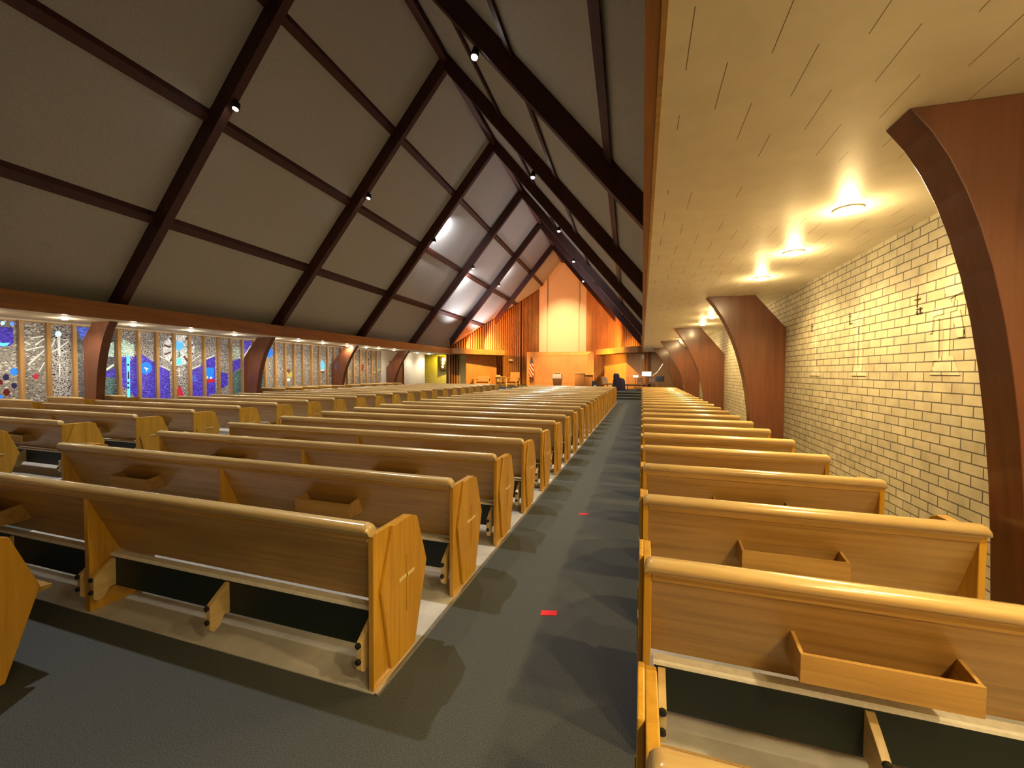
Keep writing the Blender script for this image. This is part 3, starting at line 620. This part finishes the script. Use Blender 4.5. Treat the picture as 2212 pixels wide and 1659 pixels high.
# ------------------------------------------------------------------ lamps
def spot(name, loc, target, power, color, angle, blend=.5, radius=.06, parent=None):
    l = bpy.data.lights.new(name, 'SPOT'); l.energy = power; l.color = color; l.spot_size = math.radians(angle); l.spot_blend = blend; l.shadow_soft_size = radius
    o = bpy.data.objects.new(name, l); COL.objects.link(o); o.location = loc
    o.rotation_euler = (Vector(target)-Vector(loc)).to_track_quat('-Z', 'Y').to_euler()
    return o
def point(name, loc, power, color, radius=.08):
    l = bpy.data.lights.new(name, 'POINT'); l.energy = power; l.color = color; l.shadow_soft_size = radius
    o = bpy.data.objects.new(name, l); COL.objects.link(o); o.location = loc; return o
def downlight(loc, label, group, power, color, tgt, proto=[None], ang=150):
    if proto[0] is None:
        r = empty('downlight')
        MB().lathe([(.076, -.001), (.105, -.001), (.105, -.012), (.090, -.018), (.076, -.012)], (0, 0, 0), 24).build('trim_ring', M['ring'], r)
        MB().lathe([(.0, -.010), (.075, -.010), (.070, -.022), (.045, -.038), (0, -.045)], (0, 0, 0), 24).build('lamp_lens', M['lamp_w'], r)
        proto[0] = r
    else: r = copy_tree(proto[0])
    r.location = loc; tag(r, label, 'ceiling light', group)
    spot('downlight_beam', Vector(loc)+Vector((0, 0, -.06)), tgt, power, color, ang, .7, .05)
    point('downlight_glow', Vector(loc)+Vector((0, 0, -.13)), power*.085, color, .05)
WARM = (1, .70, .29); WARM2 = (1, .86, .66)
RY = [-2.6, -1.3, 0.1, 1.35, 4.18, 5.48, 6.81, 9.85, 11.27, 12.83, 15.3, 16.8, 18.3, 20.2, 21.4, 23.2]
for i, y in enumerate(RY):
    lab = 'round downlight beside the brick wall, %s from the rear end of its row' % ORD[i]
    downlight((1.635, y, ZS), lab, 'downlights in the soffit beside the brick wall', P_R, WARM, (1.60, y, 0))
LY = [4.2, 5.9, 7.51, 9.12, 10.86, 12.53, 14.36, 15.75, 17.35, 19.2, 20.9, 22.17, 23.9, 28.0, 29.9]
for i, y in enumerate(LY):
    p = rw(-14.75 if y < 27 else -15.3, y, ZS); q = rw(-14.95, y, 0)
    lab = 'round downlight before the stained glass, %s from the rear end of its row' % ORD[i]
    downlight(p, lab, 'downlights in the soffit before the stained glass', P_L, WARM2, q)
SP = {0: None}
def rafter_spot(x, yp, label, power, tgt, color=(1, .88, .70), ang=75):
    z = low(x) - .16
    if SP[0] is None:
        r = empty('spotlight')
        MB().lathe([(.045, .0), (.045, -.03), (.02, -.035), (.02, -.07)], (0, 0, .16), 14).build('mount', M['fixture'], r)
        MB().lathe([(.03, .10), (.075, .08), (.085, .0), (.088, -.10), (.070, -.10), (.068, -.02)], (0, 0, .02), 18, (0, .35, 1)).build('lamp_can', M['fixture'], r)
        MB().lathe([(0, -.045), (.066, -.045), (.060, -.085), (.035, -.105), (0, -.112)], (0, 0, .02), 18, (0, .35, 1)).build('lamp_lens', M['lamp_c'], r)
        SP[0] = r
    else: r = copy_tree(SP[0])
    r.location = rw(x, yp+TH+.0, z); r.rotation_euler.z = B
    tag(r, label, 'spotlight', 'spotlights under the roof arches')
    spot('spot_beam', rw(x, yp+TH-.05, z-.14), tgt, power, color, ang, .7, .07)
for k in range(0, 5):
    yp = Y0+k*DY
    w = ['second', 'third', 'fourth', 'fifth', 'sixth'][k]
    rafter_spot(-9.68, yp-.08, 'small round spotlight under the %s roof arch, on the stained-glass slope' % w, P_S, rw(-9.9, yp-1.8, 0))
    rafter_spot(-3.20, yp-.08, 'small round spotlight under the %s roof arch, on the brick-wall slope' % w, P_S, rw(-3.2, yp-1.5, 0))
for k, yp in enumerate([3.5, 9.0, 14.5, 20.0, 25.0]):       # ridge floods
    spot('ridge_flood', rw(XA+.3, yp, 11.9), rw(XA+.3, yp-.3, 0), P_RIDGE*(.95, 1.15, 1.2, 1.2, 1.2)[k], (1, .93, .83), 70, .6, .10)
for x, yp, tx, ty, e in ((-9.1, 19.75, -9.75, 20.5, P_GLOW), (-10.2, 25.6, -10.9, 26.6, P_GLOW*.9), (-8.9, 30.9, -9.5, 31.6, P_GLOW*.6), (-3.6, 25.4, -3.0, 26.4, P_GLOW*.8), (-3.2, 19.7, -2.6, 20.6, P_GLOW*.7)):      # lamps washing the roof boards
    spot('board_wash', rw(x, yp, low(x)-.02), rw(tx, ty, low(tx)+DECK), e, (1, .94, .95), 130, .9, .08)
for x, yp in ((-11.9, 28.5), (-.95, 28.5), (-11.9, 33.6)):  # added fill without fixtures, brightens the roof boards near the chancel
    spot('board_fill', rw(x, yp, 3.9), rw(XA+(x-XA)*.55, yp-1.5, 11), P_FILL, (1, .92, .94), 120, .8, .15)

# hook and speakers
tag(MB().tube([(1.40, 7.12, ZS), (1.40, 7.12, ZS-.02), (1.41, 7.12, ZS-.05), (1.43, 7.12, ZS-.06), (1.445, 7.12, ZS-.045), (1.43, 7.12, ZS-.03)], .004, 6).build('ceiling_hook', M['steel']),
    'tiny metal hook in the soffit near the third visible downlight', 'hook')
for k, yp in enumerate((5.99, 11.19)):
    o = empty('wall_speaker', rw(XFL, yp, 3.26), B)
    tag(o, ['oval speaker panel in the timber fascia, nearer and darker one', 'oval speaker panel in the timber fascia, above the sunburst window'][k], 'speaker', 'speaker panels in the timber fascia')
    n = 24
    MB().prism([(.21*math.cos(2*PI*i/n), .085*math.sin(2*PI*i/n)) for i in range(n)], 0, .012, 'x').build('grille', M['speaker'], o)
    MB().loft([[(h, r_*math.cos(2*PI*i/n), r_*.40*math.sin(2*PI*i/n)+ (0)) for i in range(n)] for h, r_ in ((0, .235), (.014, .23), (.014, .212), (0, .208))]).build('rim', M['fascia'], o)

# ------------------------------------------------------------------ stations on the brick wall
def W3(x, y):   # from the close-up of the wall: metres along the wall and height
    return x, y
def relief(label, yc, polys, strokes):
    o = empty('relief_picture', (XW, yc, 1.64)); tag(o, label, 'wall relief', 'carved figures on the brick wall')
    mb = MB()
    for k, p in enumerate(polys): mb.prism([(a+yc, b_+1.64) for a, b_ in p], XW-.0045-.0008*k, XW-.0005, 'x', False)
    q = mb.build('carved_figure', M['brick_relief'], o, .002, loc=(-XW, -yc, -1.64))
    mb = MB()
    for (a, b_, c, d) in strokes: mb.box(-.008, -.0005, min(a, c)-.003, max(a, c)+.003, min(b_, d)-.003, max(b_, d)+.003)
    mb.build('numeral_marks', M['numeral'], o)
    return o
# the wall is seen from its inner face: y grows away from the viewer
relief('carved figure with raised arms in the brick wall, nearest the dark front column', 4.32,
       [[(-.03, .0), (.05, .0), (.045, .62), (-.03, .62)], [(-.10, .52), (.22, .50), (.21, .56), (-.10, .60)], [(-.17, .66), (.0, .62), (.05, .70), (-.0, .80), (-.12, .80)],
        [(-.16, .0), (.20, .0), (.13, .10), (.04, .17), (-.08, .15)], [(.09, .12), (.16, .12), (.15, .46), (.10, .48)], [(-.20, .30), (-.12, .30), (-.06, .50), (-.14, .52)],
        [(.18, .36), (.22, .36), (.205, .50), (.17, .50)]],
       [(.40, .62, .40, .74), (.36, .69, .44, .69), (.40, .58, .40, .50+.05), (.355, .61, .355, .55), (.33, .60, .41, .60), (.33, .56, .41, .56)])
relief('carved standing figure in the brick wall, second station from the front column', 5.74,
       [[(-.06, .0), (.0, .0), (.0, .70), (-.05, .72)], [(.03, .02), (.10, .02), (.09, .60), (.04, .62)], [(-.09, .62), (.14, .60), (.15, .66), (-.08, .70)], [(-.07, .72), (-.01, .72), (-.0, .84), (-.05, .86)], [(-.16, -.02), (.18, -.02), (.10, .07), (-.1, .08)]],
       [(.26, .62, .26, .74), (.235, .70, .285, .70), (.26, .60, .26, .615), (.20, .61, .26, .61)])
relief('carved robed figure in the brick wall, third station toward the second column', 7.0,
       [[(-.04, .0), (.04, .0), (.04, .55), (-.03, .60)], [(.06, .04), (.12, .04), (.10, .5), (.06, .52)], [(-.10, .44), (.16, .42), (.16, .48), (-.1, .52)], [(-.16, -.03), (.18, -.03), (.1, .06), (-.1, .07)]],
       [(.16, .64, .16, .75), (.12, .70, .20, .70), (.12, .63, .18, .63)])
relief('faint carved figure in the brick wall, between the second and third columns', 11.0,
       [[(-.04, .0), (.04, .0), (.04, .62), (-.03, .66)], [(-.14, .48), (.16, .46), (.16, .52), (-.12, .56)], [(-.16, -.03), (.18, -.03), (.1, .06), (-.1, .07)]], [(.2, .66, .2, .76)])

# ------------------------------------------------------------------ chancel
ZF = .40
struct(MB().prism([(-19.5, 25.6), (1.45, 25.6), (1.45, 26.2), (-19.5, 26.2)], 0, ZF/3, 'z').prism([(-19.5, 26.2), (1.43, 26.2), (1.43, 26.8), (-19.5, 26.8)], 0, 2*ZF/3, 'z')
       .prism([(-19.5, 26.8), (3.2, 26.8), (3.0, 33), (3.0, 45), (-19.5, 45)], 0, ZF, 'z').build('floor', M['carpet'], rot=True))
struct(MB().box(-19.5, 1.45, 25.58, 25.61, ZF/3-.02, ZF/3+.004).box(-19.5, 1.43, 26.18, 26.21, 2*ZF/3-.02, 2*ZF/3+.004).box(-19.5, 1.41, 26.78, 26.81, ZF-.02, ZF+.004).build('trim_6', M['metal'], rot=True))
def wall2(p, q, z0, za, zb, th, name, mat, parent=None):   # a wall from p to q in plan, sloping top
    (x0, y0), (x1, y1) = p, q
    d = Vector((x1-x0, y1-y0)).normalized(); n = Vector((-d.y, d.x))*th
    vs = []
    for ox, oy in ((0, 0), (n.x, n.y)):
        vs += [(x0+ox, y0+oy, z0), (x1+ox, y1+oy, z0), (x1+ox, y1+oy, zb), (x0+ox, y0+oy, za)]
    mb = MB().add(vs, [(0, 1, 2, 3), (7, 6, 5, 4), (0, 4, 5, 1), (1, 5, 6, 2), (2, 6, 7, 3), (3, 7, 4, 0)])
    return mb.build(name, mat, parent, rot=parent is None)
D0, D1 = (-14.35, 31.4), (-8.85, 41.95)
mir = lambda p: (2*XA-p[0], p[1])
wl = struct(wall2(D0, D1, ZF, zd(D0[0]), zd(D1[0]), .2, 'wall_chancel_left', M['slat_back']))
wq = struct(wall2(mir(D0), mir(D1), ZF, zd(D0[0]), zd(D1[0]), -.2, 'wall_chancel_right', M['panel_red']))
def slats(p, q, sgn, parent, n):
    (x0, y0), (x1, y1) = p, q
    d = Vector((x1-x0, y1-y0)); L = d.length; d.normalize(); nn = Vector((d.y, -d.x))*sgn
    mb = MB()
    for i in range(n):
        s = (i+.5)/n*L
        w = L/n*.40; h = .06
        cx0, cy0 = x0+d.x*s, y0+d.y*s
        pl = [(cx0-d.x*w/2, cy0-d.y*w/2), (cx0+d.x*w/2, cy0+d.y*w/2), (cx0+d.x*w/2+nn.x*h, cy0+d.y*w/2+nn.y*h), (cx0-d.x*w/2+nn.x*h, cy0-d.y*w/2+nn.y*h)]
        mb.prism(pl, ZF, zd(cx0)-.06, 'z')
    return mb.build('slat_screen', M['panel_orange'], parent)
slats(D0, (-10.2, D0[1]+(D1[1]-D0[1])*(4.15/5.5)), 1, wl, 33)
slats((-10.1, D0[1]+(D1[1]-D0[1])*(4.25/5.5)), D1, 1, wl, 14)
slats(mir(D0), mir(D1), -1, wq, 40)
# masonry pillar
pil = empty('wall_center'); pil.rotation_euler.z = B; struct(pil)
MB().box(-8.83, -3.83, 42.0, 42.6, ZF, 13.2).build('pillar_core', M['stone'], pil)
MB().box(-7.86, -4.76, 41.86, 42.02, ZF, 13.2).build('pillar_panel', M['stone'], pil)
MB().box(-8.83, -8.03, 41.80, 42.02, ZF, 13.2).box(-4.59, -3.83, 41.80, 42.02, ZF, 13.2).build('pillar_rib', M['stone_rib'], pil)
# canopies over the side bays
for s, lab in ((1, 'orange-lit timber canopy over the armchairs, reaching in from the stained-glass side'), (-1, 'bright orange timber canopy over the musicians, reaching in from the brick-wall side')):
    pl = [(XFL-.01, 30.62), (-12.62, 31.0), (-10.36, 34.6), (-11.1, 36.5), (-14.0, 32.15), (-14.4, 31.35)]
    o = empty('canopy'); o.rotation_euler.z = B; tag(o, lab, 'canopy', 'canopies at the sides of the chancel')
    f = (lambda p: p) if s == 1 else mir
    MB().prism([f(p) for p in pl], 3.06, 3.50, 'z').build('canopy_fascia', M['panel_orange'], o, .01)
    MB().prism([f((p[0]*.98+XA*-.0-.24, p[1]+.12)) for p in pl], 3.03, 3.06, 'z').build('canopy_soffit', M['panel_red'], o)
# panelled walls below the canopies
struct(wall2((-12.9, 31.9), (-11.28, 35.1), ZF, 3.03, 3.03, .12, 'wall_bay_left', M['panel_orange']))
struct(wall2((-11.28, 35.1), (-11.75, 36.1), ZF, 3.03, 3.03, .1, 'wall_bay_left_end', M['panel_red']))
struct(wall2((-20, 33.2), (-12.95, 32.3), ZF, 3.2, 3.2, .15, 'wall_alcove', M['alcove']))
struct(wall2((-.05, 31.9), mir((-11.05, 35.1)), ZF, 3.03, 3.03, -.12, 'wall_bay_right', M['panel_orange']))
struct(wall2((-.05, 31.9), (3.6, 31.9), ZF, 3.6, 3.6, .15, 'wall_bay_right_back', M['panel_orange']))
struct(MB().box(-20.2, XL-.25, 24.0, 24.2, 0, 3.3).box(-20.4, -20.2, 24, 34, 0, 3.3).build('wall_corridor', M['white_wall'], rot=True))
struct(MB().box(-20.4, XL+.02, 24, 34, 3.2, 3.3).build('ceiling', M['cream'], rot=True))
struct(MB().box(-14.6, 3.2, 42.6, 42.8, 0, 14).build('wall_front', M['panel_red'], rot=True))
# small items on the walls
pq = (D0[0]+(D1[0]-D0[0])*.62+.17, D0[1]+(D1[1]-D0[1])*.62-.02)
o = MB().box(-.27, .27, -.03, 0, -.065, .065).build('wall_plate', M['paper'], bevel=.008); o.location = rw(pq[0]+.05, pq[1]-.1, 2.74); o.rotation_euler.z = B+math.atan2(D1[1]-D0[1], D1[0]-D0[0])
tag(o, 'small pale oblong plate on the slatted wall, above the armchairs', 'sign')
o = empty('framed_picture', rw(-15.25, 32.42, 2.33), B); tag(o, 'tall dark framed picture with pale blue marks on the yellow-lit alcove wall', 'picture')
MB().box(-.33, .33, .0, .05, -.62, .62).build('frame', M['fixture'], o)
mb = MB()
for k in range(3): mb.lathe([(.10+.03*k, 0), (.12+.03*k, .008), (.07, .012), (.05, .008)], (.0+.04*(k-1), -.002, -.3+k*.3), 16, (0, -1, 0))
mb.build('picture_marks', M['g_pale'], o)
# wooden screen behind the altar
o = empty('altar_screen', rw(-5.58, 35.0, ZF), B); tag(o, 'broad orange-lit wooden screen with a raised border below the masonry pillar', 'screen')
MB().box(-2.89, 2.89, 0, .10, 0, 2.96).build('screen_board', M['panel_orange'], o)
MB().box(-2.89, -2.33, -.03, 0, 0, 2.96).box(2.40, 2.89, -.03, 0, 0, 2.96).box(-2.33, 2.40, -.03, 0, 2.62, 2.96).build('screen_border', M['panel_orange'], o, .006)
mb = MB()
for k in range(6): mb.box(-2.30+.785*k, -2.30+.785*k+.765, -.012, 0, .25, 2.58)
mb.build('screen_panels', M['panel_orange2'], o, .004)
# furled flag
o = empty('furled_flag', rw(-7.93, 34.55, ZF), B); tag(o, 'furled striped flag hanging on a pole at the edge of the wooden screen', 'flag')
MB().lathe([(.17, 0), (.17, .03), (.03, .06), (.016, .10), (.016, 2.62), (.03, 2.64), (0, 2.74)], (0, 0, 0), 14).build('flag_pole', M['steel'], o)
rings = []
for k in range(12):
    z = 2.48-k*.155; r_ = .05+.15*math.sin(min(1, k/9)*PI*.55)
    rings.append([(-.02+r_*math.cos(a)*(1+.18*math.sin(5*a+k*.5)), -.03+.6*r_*math.sin(a)*(1+.2*math.sin(4*a)), z+.04*math.sin(3*a)) for a in [2*PI*i/24 for i in range(24)]])
MB().loft(rings).build('flag_cloth', M['flag'], o)
# baptismal font / ambo with linen
o = empty('ambo', rw(-5.26, 32.0, ZF), B); tag(o, 'tapered wooden ambo with a white linen front, before the wooden screen', 'lectern')
MB().loft([[(-.27, -.2, 0), (.27, -.2, 0), (.27, .2, 0), (-.27, .2, 0)], [(-.36, -.26, .74), (.36, -.26, .74), (.36, .26, .74), (-.36, .26, .74)], [(-.33, -.24, 1.08), (.33, -.24, 1.08), (.33, .24, 1.08), (-.33, .24, 1.08)]], True, False).build('body', M['panel_orange2'], o, .01)
MB().box(-.56, .56, -.27, .30, 1.14, 1.18).box(-.2, .2, -.2, .2, 1.08, 1.14).build('top_board', M['blondwood'], o, .006)
MB().loft([[(-.38, -.285, .72), (.38, -.285, .72), (.38, -.265, .72), (-.38, -.265, .72)], [(-.33, -.262, 1.08), (.33, -.262, 1.08), (.33, -.242, 1.08), (-.33, -.242, 1.08)]], True, False).build('linen_front', M['cloth_white'], o, .004)
# altar
o = empty('altar', rw(-3.25, 33.0, ZF), B); tag(o, 'boxy orange-lit wooden altar with an overhanging top beside the ambo', 'altar')
MB().box(-.73, .0, -.35, .35, 0, 1.11).build('altar_block', M['panel_orange'], o, .006)
MB().box(.0, .63, -.22, .30, 0, 1.02).build('altar_wing', M['panel_orange2'], o, .006)
MB().box(-.76, .76, -.40, .40, 1.11, 1.17).build('altar_top', M['blondwood'], o, .008)

# presider's armchairs
def armchair(name, loc, rz, w, d, sh, ah, bh, slab, label, seatmat):
    o = empty(name, loc, rz); tag(o, label, 'armchair', 'wooden armchairs at the side of the chancel')
    for s in (-1, 1):
        x = s*(w/2-.04)
        if slab: MB().prism([(-d/2, 0), (-d/2, ah), (d/2, ah), (d/2, 0), (d/2-.10, 0), (d/2-.10, ah-.12), (-d/2+.10, ah-.12), (-d/2+.10, 0)], x-.035, x+.035, 'x').build('side_frame', M['blondwood'], o, .006)
        else: MB().box(x-.035, x+.035, -d/2, -d/2+.08, 0, ah).box(x-.035, x+.035, d/2-.08, d/2, 0, ah).box(x-.035, x+.035, -d/2+.08, d/2-.08, .20, .26).build('side_frame', M['blondwood'], o, .006)
        MB().box(x-.055, x+.055, -d/2-.02, d/2, ah, ah+.045).build('armrest', M['blondwood'], o, .008)
    MB().box(-w/2+.08, w/2-.08, -d/2+.02, d/2-.06, sh-.10, sh).build('seat', seatmat, o, .02)
    MB().prism([(d/2-.10, sh-.05), (d/2-.02, bh), (d/2+.03, bh), (d/2-.02, sh-.05)], -w/2+.08, w/2-.08, 'x').build('backrest', M['blondwood'] if slab else M['panel_orange2'], o, .008)
    MB().box(-w/2+.075, w/2-.075, -d/2+.0, -d/2+.05, .19, .25).build('stretcher', M['blondwood'], o, .004)
    return o
armchair('armchair', rw(-11.5, 32.1, ZF), B+.12, 1.15, .62, .40, .64, .86, False, 'wide wooden armchair with dark red seat before the orange panelled bay', M['red_seat'])
armchair('armchair', rw(-9.70, 31.2, ZF), B+1.0, .60, .58, .40, .80, .97, True, 'pale narrow wooden armchair with slab sides, middle of the three armchairs', M['red_seat'])
armchair('armchair', rw(-9.15, 33.0, ZF), B-.25, 1.02, .66, .42, .72, 1.18, False, 'tall open-framed wooden armchair nearest the wooden screen', M['red_seat'])
o = empty('side_table', rw(-12.3, 32.25, ZF), B+.1); tag(o, 'low dark red wooden side table next to the wide armchair', 'table')
MB().box(-.2, .2, -.2, .2, .58, .62).build('table_top', M['panel_red'], o, .005)
for sx in (-1, 1):
    for sy in (-1, 1): MB().box(sx*.17-.025, sx*.17+.025, sy*.17-.025, sy*.17+.025, 0, .58).build('leg', M['panel_red'], o)
# musicians' corner
def chair(loc, rz, mat, label):
    o = empty('stacking_chair', loc, rz); tag(o, label, 'chair', 'chairs in the musicians corner')
    MB().box(-.21, .21, -.22, .2, .43, .48).build('seat', mat, o, .015)
    MB().prism([(.18, .52), (.25, .86), (.28, .86), (.22, .52)], -.2, .2, 'x').build('backrest', mat, o, .015)
    for sx in (-1, 1):
        MB().tube([(sx*.2, -.2, 0), (sx*.2, -.19, .43)], .013).build('leg', M['black'], o)
        MB().tube([(sx*.2, .24, 0), (sx*.2, .19, .43), (sx*.19, .25, .80)], .013).build('leg', M['black'], o)
    return o
chair(rw(.97, 30.4, ZF), B+.2, M['panel_red'], 'brown wooden chair behind the lit music stands, nearer the draped instrument')
chair(rw(1.64, 30.4, ZF), B-.15, M['panel_red'], 'brown wooden chair behind the lit music stands, nearer the brick wall')
o = empty('upholstered_chair', rw(-1.38, 31.0, ZF), B+.9); tag(o, 'beige upholstered chair before the orange bay wall', 'chair')
MB().box(-.30, .30, -.30, .26, .30, .44).build('seat', M['beige'], o, .03)
MB().prism([(.16, .40), (.30, .90), (.40, .90), (.30, .40)], -.30, .30, 'x').build('backrest', M['beige'], o, .03)
for sx in (-1, 1):
    for sy in (-.24, .24): MB().box(sx*.24-.02, sx*.24+.02, sy-.02, sy+.02, 0, .30).build('leg', M['blondwood'], o)
o = empty('draped_instrument', rw(-.55, 29.0, ZF), B); tag(o, 'upright instrument under a dark purple drape by the chancel steps', 'instrument')
rings = []
for z, hx, hy, cx0 in ((0, .42, .33, .02), (.35, .41, .32, .02), (.66, .39, .30, .02), (.80, .34, .28, .0), (.88, .21, .24, -.15), (1.08, .19, .20, -.16), (1.16, .13, .13, -.17)):
    rings.append([(cx0+hx*math.copysign(abs(math.cos(a))**.6, math.cos(a))*(1+.05*math.sin(7*a)*(1.2-z)), hy*math.copysign(abs(math.sin(a))**.6, math.sin(a))*(1+.06*math.sin(9*a)*(1.2-z)), z) for a in [2*PI*i/36 for i in range(36)]])
MB().loft(rings).build('drape', M['drape'], o)
def stand(loc, rz, w, h, zt, tilt, paper, label):
    o = empty('music_stand', loc, rz); tag(o, label, 'music stand', 'music stands in the musicians corner')
    mb = MB().tube([(0, 0, .22), (0, 0, zt-h*.5)], .012)
    mb.build('pole', M['black'], o)
    for k in range(3):
        a = k*2*PI/3+.5; MB().tube([(0, 0, .24), (.30*math.cos(a), .30*math.sin(a), .012)], .009).build('leg', M['black'], o)
    dz, dy = h*math.cos(tilt)/2, h*math.sin(tilt)/2
    zc = zt-dz
    MB().prism([(-dy-.012, zc-dz), (dy-.012, zc+dz), (dy+.004, zc+dz), (-dy+.004, zc-dz)], -w/2, w/2, 'x').box(-w/2, w/2, -dy-.06, -dy, zc-dz-.006, zc-dz+.006).build('desk', M['black'], o)
    if paper: MB().prism([(-dy-.018, zc-dz+.012), (dy-.018, zc+dz), (dy-.014, zc+dz), (-dy-.014, zc-dz+.012)], -w/2+.01, w/2-.01, 'x').build('sheet_music', M['paper'], o)
    return o
stand(rw(.55, 29.0, ZF), B+.1, .38, .22, 1.06, .6, True, 'music stand with a narrow bright sheet, beside the draped instrument')
stand(rw(1.24, 28.5, ZF), B-.1, .60, .36, 1.29, .5, True, 'music stand with a large bright sheet, by the last timber arch leg')
stand(rw(2.04, 28.0, ZF), B-.1, .52, .36, 1.00, .3, False, 'empty black music stand closest to the brick wall')
o = empty('microphone_stand', rw(1.62, 29.3, ZF), B); tag(o, 'boom microphone stand with a slanting brass arm above the music stands', 'microphone stand')
MB().lathe([(.13, 0), (.13, .02), (.015, .03), (.012, .06), (.012, .98), (0, .985)], (0, 0, 0), 14).build('pole', M['black'], o)
MB().tube([(0, 0, .97), (.34, .02, 1.26), (.68, .04, 1.80)], .010).build('boom_arm', M['steel'], o)
MB().lathe([(0, 0), (.022, .01), (.024, .12), (.014, .2), (0, .205)], (.33, .02, 1.24), 12, (.53, .03, .8)).build('counterweight', M['cloth_white'], o)
MB().lathe([(0, 0), (.02, .01), (.018, .10), (0, .12)], (.68, .04, 1.80), 12, (.53, .03, .8)).build('microphone', M['steel'], o)
o = empty('keyboard_bench', rw(.55, 28.2, ZF), B); tag(o, 'low black keyboard table at the edge of the chancel steps', 'keyboard')
MB().box(-.66, .66, -.2, .2, .36, .44).build('keyboard_body', M['black'], o, .01)
for sx in (-.5, .5): MB().prism([(-.18, 0), (.0, .2), (.18, 0), (.21, 0), (.03, .22), (.2, .36), (-.2, .36), (-.03, .22), (-.21, 0)], sx-.02, sx+.02, 'x').build('trestle', M['black'], o)
o = empty('floor_monitor', rw(-2.33, 31.0, ZF), B+.3); tag(o, 'small black and white floor monitor beside the altar', 'speaker')
MB().prism([(-.16, 0), (-.16, .36), (.02, .58), (.16, .58), (.16, 0)], -.16, .16, 'x').build('cabinet', M['black'], o, .01)
MB().box(-.12, .12, -.175, -.16, .04, .30).build('front_panel', M['cloth_white'], o)

# ------------------------------------------------------------------ chancel lighting
OR = (1, .52, .12)
spot('pillar_wash', rw(XA, 33.0, 10.8), rw(-6.2, 42, 5.6), P_PIL, (1, .86, .42), 42, 1.0, .15)
spot('orange_wash_left', rw(-11.9, 34.4, 3.72), rw(-10.6, 38.6, 4.4), P_OR, (1, .27, .065), 118, .35, .06)
spot('orange_wash_left', rw(-13.0, 32.7, 3.72), rw(-12.1, 35.9, 4.1), P_OR*.4, (1, .27, .065), 118, .35, .06)
spot('orange_wash_right', rw(-1.9, 36.2, 7.2), rw(-2.4, 38.0, 4.6), P_OR*.8, (1, .42, .08), 110, .8, .1)
spot('orange_wash_right', rw(-1.6, 33.6, 3.72), rw(-2.6, 37.5, 4.6), P_OR*.5, (1, .36, .08), 118, .6, .06)
spot('canopy_light', rw(-8.0, 28.5, 8.5), rw(-10.9, 33.5, 2.2), P_CH, OR, 52, .8, .15)
spot('canopy_light', rw(-4.5, 28.5, 8.5), rw(-1.0, 33.0, 2.6), P_CH*1.0, OR, 36, .8, .15)
spot('screen_light', rw(-5.5, 27.0, 7.6), rw(-5.2, 35, 1.7), P_CH*.85, (1, .56, .20), 40, .8, .15)
spot('bay_fill', rw(-2.2, 31.6, 2.95), rw(-1.0, 33.6, 1.4), 260, (1, .50, .07), 130, .8, .08)  # added fill under the canopy, no fixture: brightens the panelled bay
spot('stand_fill', rw(1.35, 27.6, 2.95), rw(1.2, 29.4, .6), 170, (1, .86, .66), 120, .8, .06)  # added fill, no lamp on the stands: brightens the sheets and boom
spot('alcove_light', rw(-14.9, 31.9, 2.95), rw(-15.7, 32.8, 1.6), P_ALC, (1, .78, .06), 120, .7, .06)
spot('wall_end_light', rw(-15.3, 30.2, 2.95), rw(-15.8, 30.2, 0), P_L*1.2, (1, .84, .5), 140, .7, .05)
spot('arch_uplight', rw(-12.6, 31.9, 3.7), rw(-11.5, 30.9, 6.5), P_OR*.22, (1, .42, .22), 70, .8, .08)

# ------------------------------------------------------------------ world and camera
w = bpy.data.worlds.new('world'); scene.world = w; w.use_nodes = True
w.node_tree.nodes['Background'].inputs[0].default_value = (.30, .33, .45, 1); w.node_tree.nodes['Background'].inputs[1].default_value = .03
cam = bpy.data.cameras.new('camera'); co = bpy.data.objects.new('camera', cam); COL.objects.link(co)
cam.sensor_width = 36.0; cam.lens = 886.31/2212*36; cam.clip_start = .03; cam.clip_end = 200
R = Matrix(((0.9534259, -0.0141023, 0.3012975), (0.3015826, 0.0273568, -0.9530475), (0.0051977, 0.9995263, 0.0303357)))
co.matrix_world = Matrix.Translation((0, 0, 1.65)) @ R.to_4x4()
scene.camera = co
scene.view_settings.view_transform = 'Standard'
scene.view_settings.look = 'None'
scene.view_settings.exposure = EXPO
scene.view_settings.gamma = 1.0
